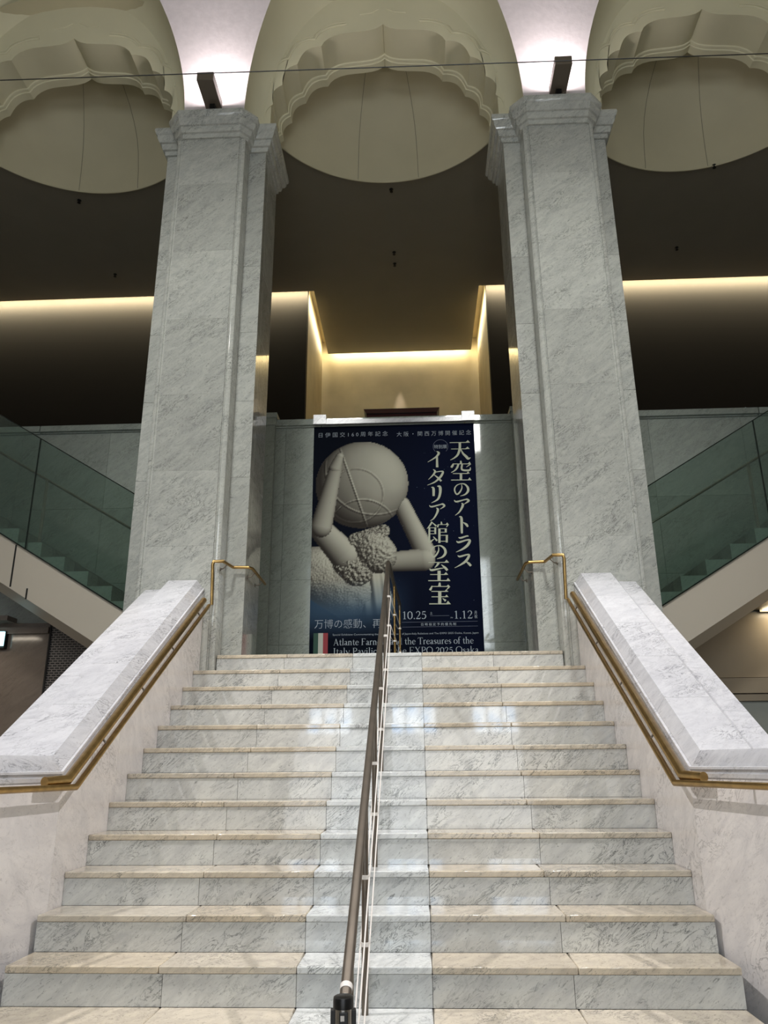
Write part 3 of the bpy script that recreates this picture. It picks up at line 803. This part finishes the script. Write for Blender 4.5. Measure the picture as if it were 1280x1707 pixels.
def sheetcol(x, z):
    u = (x-PX0)/(PX1-PX0); v = (z-PZ0)/(PZ1-PZ0)
    nav = Vector((5, 14, 42)); drk = Vector((5, 10, 17)); blu = Vector((70, 96, 120))
    a = max(0, min(1, 1.25-abs(u-.9)*1.5-abs(v-.75)*.8)); c = drk.lerp(nav, .25+.6*a)
    b = max(0, 1-((u-.12)/.5)**2)*max(0, 1-((v-.27)/.13)**2)
    c = c.lerp(blu, min(1, b)*.75)
    h, i = HT(x, z)
    if i >= 0:
        e = .006; hx, _ = HT(x+e, z); hz, _ = HT(x, z+e)
        if hx < 0: hx = h-.03
        if hz < 0: hz = h-.03
        n = Vector((-(hx-h)/e, -(hz-h)/e, 1)); n.x = max(-3, min(3, n.x)); n.y = max(-3, min(3, n.y)); n.normalize()
        l = max(0, n.dot(Vector((.52, .42, .74)).normalized()))
        S = Vector((186, 184, 168)); D = Vector((50, 46, 42))
        fade = max(0, min(1, (z-3.40)/.50))
        col = D.lerp(S, l**1.1)
        c = c.lerp(blu.lerp(col, .15+.85*fade), min(1, fade*2+.25) if z > 3.42 else .25*max(0, (z-3.3)/.12))
    return c
nx, nz = 176, 274
vs = []; cols = []
for j in range(nz+1):
    for i in range(nx+1):
        x = PX0+(PX1-PX0)*i/nx; z = PZ0+(PZ1-PZ0)*j/nz
        vs.append((x, 5.655, z)); cols.append(lin(*[max(0, q) for q in sheetcol(x, z)]))
fs = [(j*(nx+1)+i, j*(nx+1)+i+1, (j+1)*(nx+1)+i+1, (j+1)*(nx+1)+i) for j in range(nz) for i in range(nx)]
me = bpy.data.meshes.new('printed_sheet'); me.from_pydata(vs, [], fs)
ca = me.color_attributes.new('print', 'FLOAT_COLOR', 'POINT')
for i, c in enumerate(cols): ca.data[i].color = c
pm, pnt, pb = newmat('poster_print'); an = pnt.nodes.new('ShaderNodeAttribute'); an.attribute_name = 'print'
pnt.links.new(an.outputs['Color'], pb.inputs['Base Color']); pb.inputs['Roughness'].default_value = .6; pb.inputs['Specular IOR Level'].default_value = .04
me.materials.append(pm)
sh = bpy.data.objects.new('printed_sheet', me); COL.objects.link(sh); sh.parent = P; sh.matrix_parent_inverse = WORLD[P.name]; WORLD[sh.name] = Matrix.Identity(4)
MB().box(PX0, PX1, 5.656, 5.664, PZ0, PZ1).build('backing_board', M_black, P)
# stars
m = MB()
for _ in range(70):
    x = random.uniform(-1.0, 1.08); z = random.uniform(3.45, 5.9); s0 = random.choice((.0025, .003, .005))
    if x < .45 and random.random() < .6: continue
    m.add([(x-s0, 5.652, z), (x, 5.652, z-s0), (x+s0, 5.652, z), (x, 5.652, z+s0)], [(0, 1, 2, 3)])
m.build('star_specks', plain('star_ink', (88, 100, 118), .6), P, fix=False)
TITLE= [[(776,5789,11),(1011,5787,11)],[(984,5782),(1026,5820),(1055,5782)],[(792,5694,9),(999,5691,9)],[(976,5687),(1018,5723),(1046,5690)],[(915,5786,34),(909,5694,33),(881,5611,30),(833,5563,19),(775,5531,6)],[(926,5685,11),(951,5626,26),(995,5575,36),(1020,5546,31),(1052,5561,6)],[(917,5518,19),(919,5470,31)],[(815,5481,11),(807,5456,28),(784,5422,28)],[(815,5474,11),(1032,5469,11)],[(1005,5466),(1036,5501),(1056,5460)],[(1043,5462,17),(988,5423,6)],[(883,5467,26),(862,5414,26),(826,5374,17),(780,5349,6)],[(933,5465,25),(930,5387,26),(1028,5377,25),(1044,5417,9)],[(802,5333,11),(1007,5330,11)],[(984,5327),(1010,5361),(1032,5328)],[(912,5331,33),(909,5241,33)],[(775,5240,12),(1022,5236,12)],[(996,5231),(1026,5272),(1052,5230)],[(914,5176,6),(916,5120,16),(883,5060,22),(848,5034,20),(826,5061,20),(819,5114,19),(851,5163,14),(910,5184,11),(959,5174,20),(995,5130,30),(997,5077,31),(957,5030,20),(890,5008,5)],[(807,4952,8),(837,4929,23),(947,4955,17),(981,4958,26),(998,4935,28),(937,4891,5)],[(903,4908,8),(920,4886,31),(905,4840,28),(865,4778,19),(812,4736,5)],[(864,4716,9),(894,4697,33),(892,4541,31),(892,4484,26)],[(910,4638,7),(953,4609,31),(974,4574,24)],[(844,4430,7),(875,4423,24),(955,4447,18),(976,4442,13)],[(817,4382,7),(846,4363,26),(952,4392,20),(992,4384,31),(958,4319,35),(886,4266,24),(806,4230,5)],[(826,4186,7),(852,4169,24),(944,4192,20),(974,4181,28),(932,4111,33),(860,4059,20),(779,4017,5)],[(927,4102,7),(965,4073,31),(992,4040,28)],[(591,5665,8),(621,5639,31),(581,5582,23),(467,5509,5)],[(595,5586,26),(593,5430,33)],[(537,5401,6),(563,5372,26),(535,5320,22),(469,5254,5)],[(567,5360,12),(643,5370,16),(670,5357,26),(633,5289,31),(555,5217,20),(451,5173,4)],[(550,5319,8),(595,5281,23),(643,5227,28)],[(504,5142,6),(534,5125,33),(533,5016,30)],[(587,5156,12),(623,5143,36),(620,5046,33),(586,4967,25),(500,4919,5)],[(472,4886,6),(504,4865,22),(621,4894,16),(651,4898,26),(673,4871,23),(615,4829,6)],[(563,4848,6),(585,4825,30),(569,4769,26),(525,4699,17),(478,4667,4)],[(502,4653,22),(474,4606,20),(432,4558,6)],[(506,4642,9),(556,4593,24)],[(465,4578,24),(458,4392,24)],[(465,4572,8),(555,4570,8)],[(543,4576,26),(540,4482,24)],[(472,4527,8),(534,4525,8)],[(471,4487,8),(535,4486,8)],[(436,4387,7),(468,4377,22),(522,4415,9)],[(513,4448,9),(561,4390,26)],[(625,4653,15),(627,4616,26)],[(585,4614,20),(573,4576,20)],[(585,4612,8),(705,4610,8)],[(676,4607),(704,4640),(725,4605)],[(712,4605,17),(690,4575,7)],[(597,4558,30),(591,4360,30)],[(597,4555,8),(685,4553,8)],[(681,4557,28),(679,4501,26)],[(596,4507,8),(679,4505,8)],[(594,4464,8),(691,4462,8)],[(693,4468,30),(688,4363,26)],[(592,4383,9),(688,4381,9)],[(576,4315,7),(578,4257,17),(545,4197,23),(509,4170,22),(486,4198,22),(477,4251,20),(510,4301,15),(572,4323,12),(623,4312,22),(661,4268,32),(664,4215,33),(623,4167,22),(553,4144,5)],[(440,4096,10),(688,4094,10)],[(644,4090),(677,4129),(710,4090)],[(574,4091,33),(551,4056,22),(520,4025,9)],[(454,4015,7),(480,3993,28),(598,4014,15),(642,4018,7)],[(607,4065,7),(655,4022,30),(684,3986,30)],[(459,3935,10),(656,3931,10)],[(630,3927),(663,3962),(693,3928)],[(576,3984,41),(572,3855,41)],[(431,3853,12),(688,3850,12)],[(658,3843),(688,3885),(719,3844)],[(579,3825,20),(575,3774,41)],[(479,3785,9),(465,3750,26),(449,3727,28)],[(478,3776,10),(677,3772,10)],[(658,3769),(688,3797),(715,3764)],[(698,3764,20),(658,3723,6)],[(468,3711,11),(666,3707,11)],[(633,3704),(658,3732),(688,3703)],[(576,3709,41),(571,3550,41)],[(468,3640,11),(664,3637,11)],[(636,3634),(662,3665),(687,3633)],[(436,3548,13),(678,3544,13)],[(648,3540),(677,3585),(714,3539)],[(610,3619,7),(649,3583,31)]]
m = MB(); yy = 5.6515
def stroke(m, pts, y):
    P3 = [(p[0], p[1], p[2]) for p in pts]
    # smooth through a Catmull-Rom when bent
    if len(P3) > 2:
        q = [P3[0]]+P3+[P3[-1]]; R_ = []
        for i in range(1, len(q)-2):
            for s in range(6):
                t = s/6
                R_.append(tuple(.5*((2*q[i][k])+(-q[i-1][k]+q[i+1][k])*t+(2*q[i-1][k]-5*q[i][k]+4*q[i+1][k]-q[i+2][k])*t*t+(-q[i-1][k]+3*q[i][k]-3*q[i+1][k]+q[i+2][k])*t**3) for k in range(3)))
        R_.append(P3[-1]); P3 = R_
    A = []; B = []
    for i, p in enumerate(P3):
        a = P3[max(0, i-1)]; b = P3[min(len(P3)-1, i+1)]
        dx, dz = b[0]-a[0], b[1]-a[1]; L = math.hypot(dx, dz) or 1
        w_ = p[2]/2; A.append((p[0]-dz/L*w_, y, p[1]+dx/L*w_)); B.append((p[0]+dz/L*w_, y, p[1]-dx/L*w_))
    m.loft([A, B], closed=False, caps=False)
for q in TITLE:
    if len(q[0]) == 2: m.add([(a/1000, yy, b/1000) for a, b in q], [tuple(range(len(q)))])
    else: stroke(m, [(a/1000, b/1000, c/1000) for a, b, c in q], yy)
    yy -= .00001
m.build('title_lettering', M_cream, P, fix=False)
# thin ring round the small heading, rules
m = MB(); pts = [(.648+.104*math.cos(t), 5.735+.104*math.sin(t), .006) for t in [PI*(-.25+1.5*i/40) for i in range(41)]]
A = [(x*1, 5.652, z) for x, z, w_ in pts]; B = [(.648+(x-.648)*.95, 5.652, 5.735+(z-5.735)*.95) for x, z, w_ in pts]
m.loft([A, B], closed=False, caps=False)
for x0, x1, z in ((.08, 1.047, 3.313), (.085, 1.047, 3.251), (.444, .688, 3.391)): m.add([(x0, 5.652, z), (x1, 5.652, z), (x1, 5.652, z+.004), (x0, 5.652, z+.004)], [(0, 1, 2, 3)])
m.build('ring_and_rules', plain('rule_ink', (92, 98, 120), .6), P, fix=False)
def text(body, x0, x1, z, h, mat, name, vertical=False, off=0):
    c = bpy.data.curves.new('t', 'FONT'); c.body = body; c.size = 1; c.offset = off; c.resolution_u = 2
    o = bpy.data.objects.new('t', c); COL.objects.link(o)
    bpy.context.view_layer.update()
    dg = bpy.context.evaluated_depsgraph_get(); me = bpy.data.meshes.new_from_object(o.evaluated_get(dg))
    bpy.data.objects.remove(o)
    xs = [v.co.x for v in me.vertices]; ys = [v.co.y for v in me.vertices]
    a, b = min(xs), max(xs); c0, d0 = min(ys), max(ys)
    for v in me.vertices:
        X = x0+(v.co.x-a)/(b-a)*(x1-x0); Z = z+(v.co.y-c0)/(d0-c0)*h
        v.co = (X, 5.6518, Z)
    me.materials.clear(); me.materials.append(mat)
    ob = bpy.data.objects.new(name, me); COL.objects.link(ob); ob.parent = P; ob.matrix_parent_inverse = WORLD[P.name]
    return ob
text('日 伊 国 交 1 6 0 周 年 記 念', -1.037, -.076, 5.915, .072, M_ink, 'heading_lettering', off=-.008)
text('大 阪 ・ 関 西 万 博 開 催 記 念', .049, 1.074, 5.900, .072, M_ink, 'heading_lettering', off=-.008)
text('特別展', .560, .735, 5.705, .058, M_ink, 'heading_lettering')
text('万博の感動、再び', -1.041, -.055, 3.250, .118, M_ink, 'slogan_lettering', off=-.012)
text('日 時 指 定 予 約 優 先 制', .327, .770, 3.266, .036, M_ink, 'small_lettering')
text('土', .442, .475, 3.41, .034, M_ink, 'small_lettering')
text('月\n祝', 1.008, 1.045, 3.352, .095, M_ink, 'small_lettering')
text('2026', .70, .735, 3.36, .012, M_ink, 'small_lettering')
text('Special Exhibition Commemorating the 160th Anniversary of Japan-Italy Relations and The EXPO 2025 Osaka, Kansai, Japan', -.806, 1.05, 3.150, .030, M_ink, 'small_lettering', off=-.006)
# roman lettering with serifs, drawn from strokes (unit em, baseline 0)
K, T = .085, .032
def srf(x, y, w=.15): return [(x-w/2, y, T*.8), (x+w/2, y, T*.8)]
G = {
'A': (.68, [[(.34, .70, K*.5), (.12, .0, T)], [(.33, .70, K), (.57, 0, K)], [(.19, .24, T), (.48, .24, T)], srf(.12, .01), srf(.57, .01, .19)]),
't': (.33, [[(.15, .60, T), (.15, .40, K*.9), (.15, .10, K*.9), (.20, .02, K*.7), (.30, .05, T)], [(.03, .43, T), (.29, .43, T)]]),
'l': (.27, [[(.13, .73, K), (.13, 0, K)], srf(.13, .01, .2), srf(.09, .72, .1)]),
'a': (.42, [[(.07, .36, K*.6), (.16, .43, T), (.26, .41, K*.7), (.28, .32, K), (.28, .10, K), (.33, .02, K*.7), (.40, .04, T)], [(.28, .26, T), (.12, .19, K*.6), (.07, .10, K), (.14, .02, K*.6), (.27, .08, T)]]),
'n': (.52, [[(.11, .44, K), (.11, 0, K)], [(.12, .36, T), (.24, .44, K*.6), (.36, .38, K), (.38, .28, K), (.38, 0, K)], srf(.11, .01, .2), srf(.38, .01, .2), srf(.07, .43, .08)]),
'e': (.43, [[(.07, .26, T), (.37, .26, T), (.35, .36, K*.7), (.24, .44, T), (.12, .38, K*.6), (.06, .24, K), (.10, .09, K), (.22, .01, K*.6), (.38, .08, T)]]),
'F': (.55, [[(.15, .70, K), (.15, 0, K)], [(.08, .69, T), (.48, .69, T)], [(.48, .69, T), (.49, .58, T)], [(.15, .37, T), (.40, .37, T)], srf(.15, .01, .22)]),
'r': (.36, [[(.11, .44, K), (.11, 0, K)], [(.12, .34, T), (.20, .43, K*.6), (.31, .42, K)], srf(.11, .01, .22), srf(.07, .43, .08)]),
's': (.36, [[(.30, .36, T), (.19, .44, T), (.08, .36, K*.8), (.14, .26, K), (.26, .18, K), (.29, .09, K*.8), (.18, .01, T), (.06, .09, T)]]),
'd': (.50, [[(.36, .73, K), (.36, .02, K)], [(.36, .38, T), (.22, .44, T), (.08, .34, K*.8), (.07, .14, K), (.20, .02, K*.7), (.35, .09, T)], srf(.31, .72, .1), srf(.40, .01, .1)]),
'T': (.60, [[(.30, .69, K), (.30, 0, K)], [(.04, .69, T), (.56, .69, T)], [(.04, .69, T), (.03, .58, T)], [(.56, .69, T), (.57, .58, T)], srf(.30, .01, .22)]),
'h': (.52, [[(.11, .73, K), (.11, 0, K)], [(.12, .36, T), (.24, .44, K*.6), (.36, .38, K), (.38, .28, K), (.38, 0, K)], srf(.11, .01, .2), srf(.38, .01, .2), srf(.07, .72, .08)]),
'u': (.52, [[(.11, .43, K), (.11, .13, K), (.17, .02, K*.8), (.28, .03, T), (.37, .10, T)], [(.38, .43, K), (.38, .02, K)], srf(.07, .43, .1), srf(.34, .43, .1), srf(.43, .01, .1)]),
'o': (.48, [[(.24, .44, T), (.10, .37, K*.8), (.06, .22, K), (.10, .08, K*.8), (.24, .01, T), (.38, .08, K*.8), (.42, .22, K), (.38, .37, K*.8), (.24, .44, T)]]),
'f': (.30, [[(.34, .70, K*.8), (.24, .73, T), (.15, .66, K*.8), (.13, .50, K), (.13, 0, K)], [(.03, .43, T), (.27, .43, T)], srf(.13, .01, .2)]),
'I': (.32, [[(.16, .70, K), (.16, 0, K)], srf(.16, .01, .22), srf(.16, .69, .22)]),
'y': (.46, [[(.07, .43, K), (.24, .05, K)], [(.41, .43, T), (.20, -.12, T), (.10, -.18, K*.8)], srf(.07, .43, .14), srf(.40, .43, .12)]),
'P': (.55, [[(.15, .70, K), (.15, 0, K)], [(.08, .69, T), (.30, .69, T), (.45, .62, K*.8), (.47, .50, K), (.38, .36, K*.7), (.16, .34, T)], srf(.15, .01, .22)]),
'v': (.46, [[(.07, .43, K), (.24, .02, K)], [(.41, .43, T), (.25, .02, T)], srf(.07, .43, .14), srf(.40, .43, .12)]),
'i': (.26, [[(.13, .44, K), (.13, 0, K)], srf(.13, .01, .2), srf(.09, .43, .1), [(.08, .62, K), (.17, .62, K)]]),
'E': (.60, [[(.15, .70, K), (.15, 0, K)], [(.08, .69, T), (.50, .69, T)], [(.50, .69, T), (.51, .58, T)], [(.15, .37, T), (.42, .37, T)], [(.08, .01, T), (.52, .01, T)], [(.52, .01, T), (.55, .13, T)]]),
'X': (.66, [[(.12, .70, K), (.54, 0, K)], [(.53, .70, T), (.11, 0, T)], srf(.12, .69, .18), srf(.53, .69, .16), srf(.11, .01, .16), srf(.54, .01, .18)]),
'O': (.74, [[(.37, .70, T), (.15, .60, K*.8), (.07, .35, K), (.15, .10, K*.8), (.37, 0, T), (.59, .10, K*.8), (.67, .35, K), (.59, .60, K*.8), (.37, .70, T)]]),
'k': (.50, [[(.11, .73, K), (.11, 0, K)], [(.38, .43, T), (.14, .21, T)], [(.20, .27, K), (.40, 0, K)], srf(.11, .01, .2), srf(.42, .01, .16), srf(.36, .43, .16)]),
'0': (.48, [[(.24, .64, T), (.10, .52, K), (.07, .32, K), (.10, .12, K), (.24, 0, T), (.38, .12, K), (.41, .32, K), (.38, .52, K), (.24, .64, T)]]),
'1': (.40, [[(.20, .64, K), (.20, 0, K)], srf(.20, .01, .22), [(.08, .55, T), (.20, .62, T)]]),
'2': (.46, [[(.08, .50, K*.7), (.14, .61, K*.6), (.26, .63, K*.6), (.36, .52, K), (.32, .36, K*.8), (.18, .17, T), (.07, .03, T)], [(.07, .03, K*.9), (.38, .03, K*.9)], [(.38, .03, T), (.42, .13, T)]]),
'5': (.46, [[(.14, .62, T), (.10, .36, T)], [(.13, .60, K*.9), (.37, .60, K*.9)], [(.10, .36, T), (.24, .40, K*.6), (.37, .28, K), (.34, .10, K), (.20, .01, K*.5), (.07, .06, K*.8)]]),
'.': (.20, [[(.07, .04, K*1.1), (.14, .04, K*1.1)]]), ' ': (.24, [])}
def roman(txt, x0, x1, z, h, mat, name):
    wtot = sum(G[c][0] for c in txt); sx_ = (x1-x0)/wtot; m = MB(); px = 0; y = 5.6512
    for c in txt:
        adv, ss = G[c]
        for s in ss:
            stroke(m, [(x0+(px+a)*sx_, z+b*h, w_*h*.93) for a, b, w_ in s], y); y -= .000004
        px += adv
    return m.build(name, mat, P, fix=False)
roman('Atlante Farnese and the Treasures of the', -.80, .985, 3.033, .118, M_ink, 'english_lettering')
roman('Italy Pavilion at the EXPO 2025 Osaka', -.80, 1.045, 2.915, .118, M_ink, 'english_lettering')
roman('10.25', .085, .40, 3.355, .155, M_ink, 'date_lettering')
roman('1.12', .745, .99, 3.352, .155, M_ink, 'date_lettering')
for x0, x1, mt, n in ((-1.052, -.991, M_green, 'green'), (-.991, -.929, M_wht, 'white'), (-.929, -.867, M_redf, 'red')):
    MB().add([(x0, 5.652, 2.7), (x1, 5.652, 2.7), (x1, 5.652, 3.192), (x0, 5.652, 3.192)], [(0, 1, 2, 3)]).build('flag_band', mt, P, label=n+' band of the flag', fix=False)
# pale marble hanging rail above the poster
t = thing('poster_rail', (0, 5.6, 6.1), 'pale marble rail with square end blocks along the top of the poster', 'rail')
MB().box(-.93, .95, 5.58, 5.618, 6.085, 6.15, slabc(0, .6, .65)).build('rail_piece', M_white, t)
for x in (-1.105, .95): MB().box(x, x+.175, 5.57, 5.618, 6.085, 6.225, slabc(0, .7, .75)).build('end_block', M_white, t)
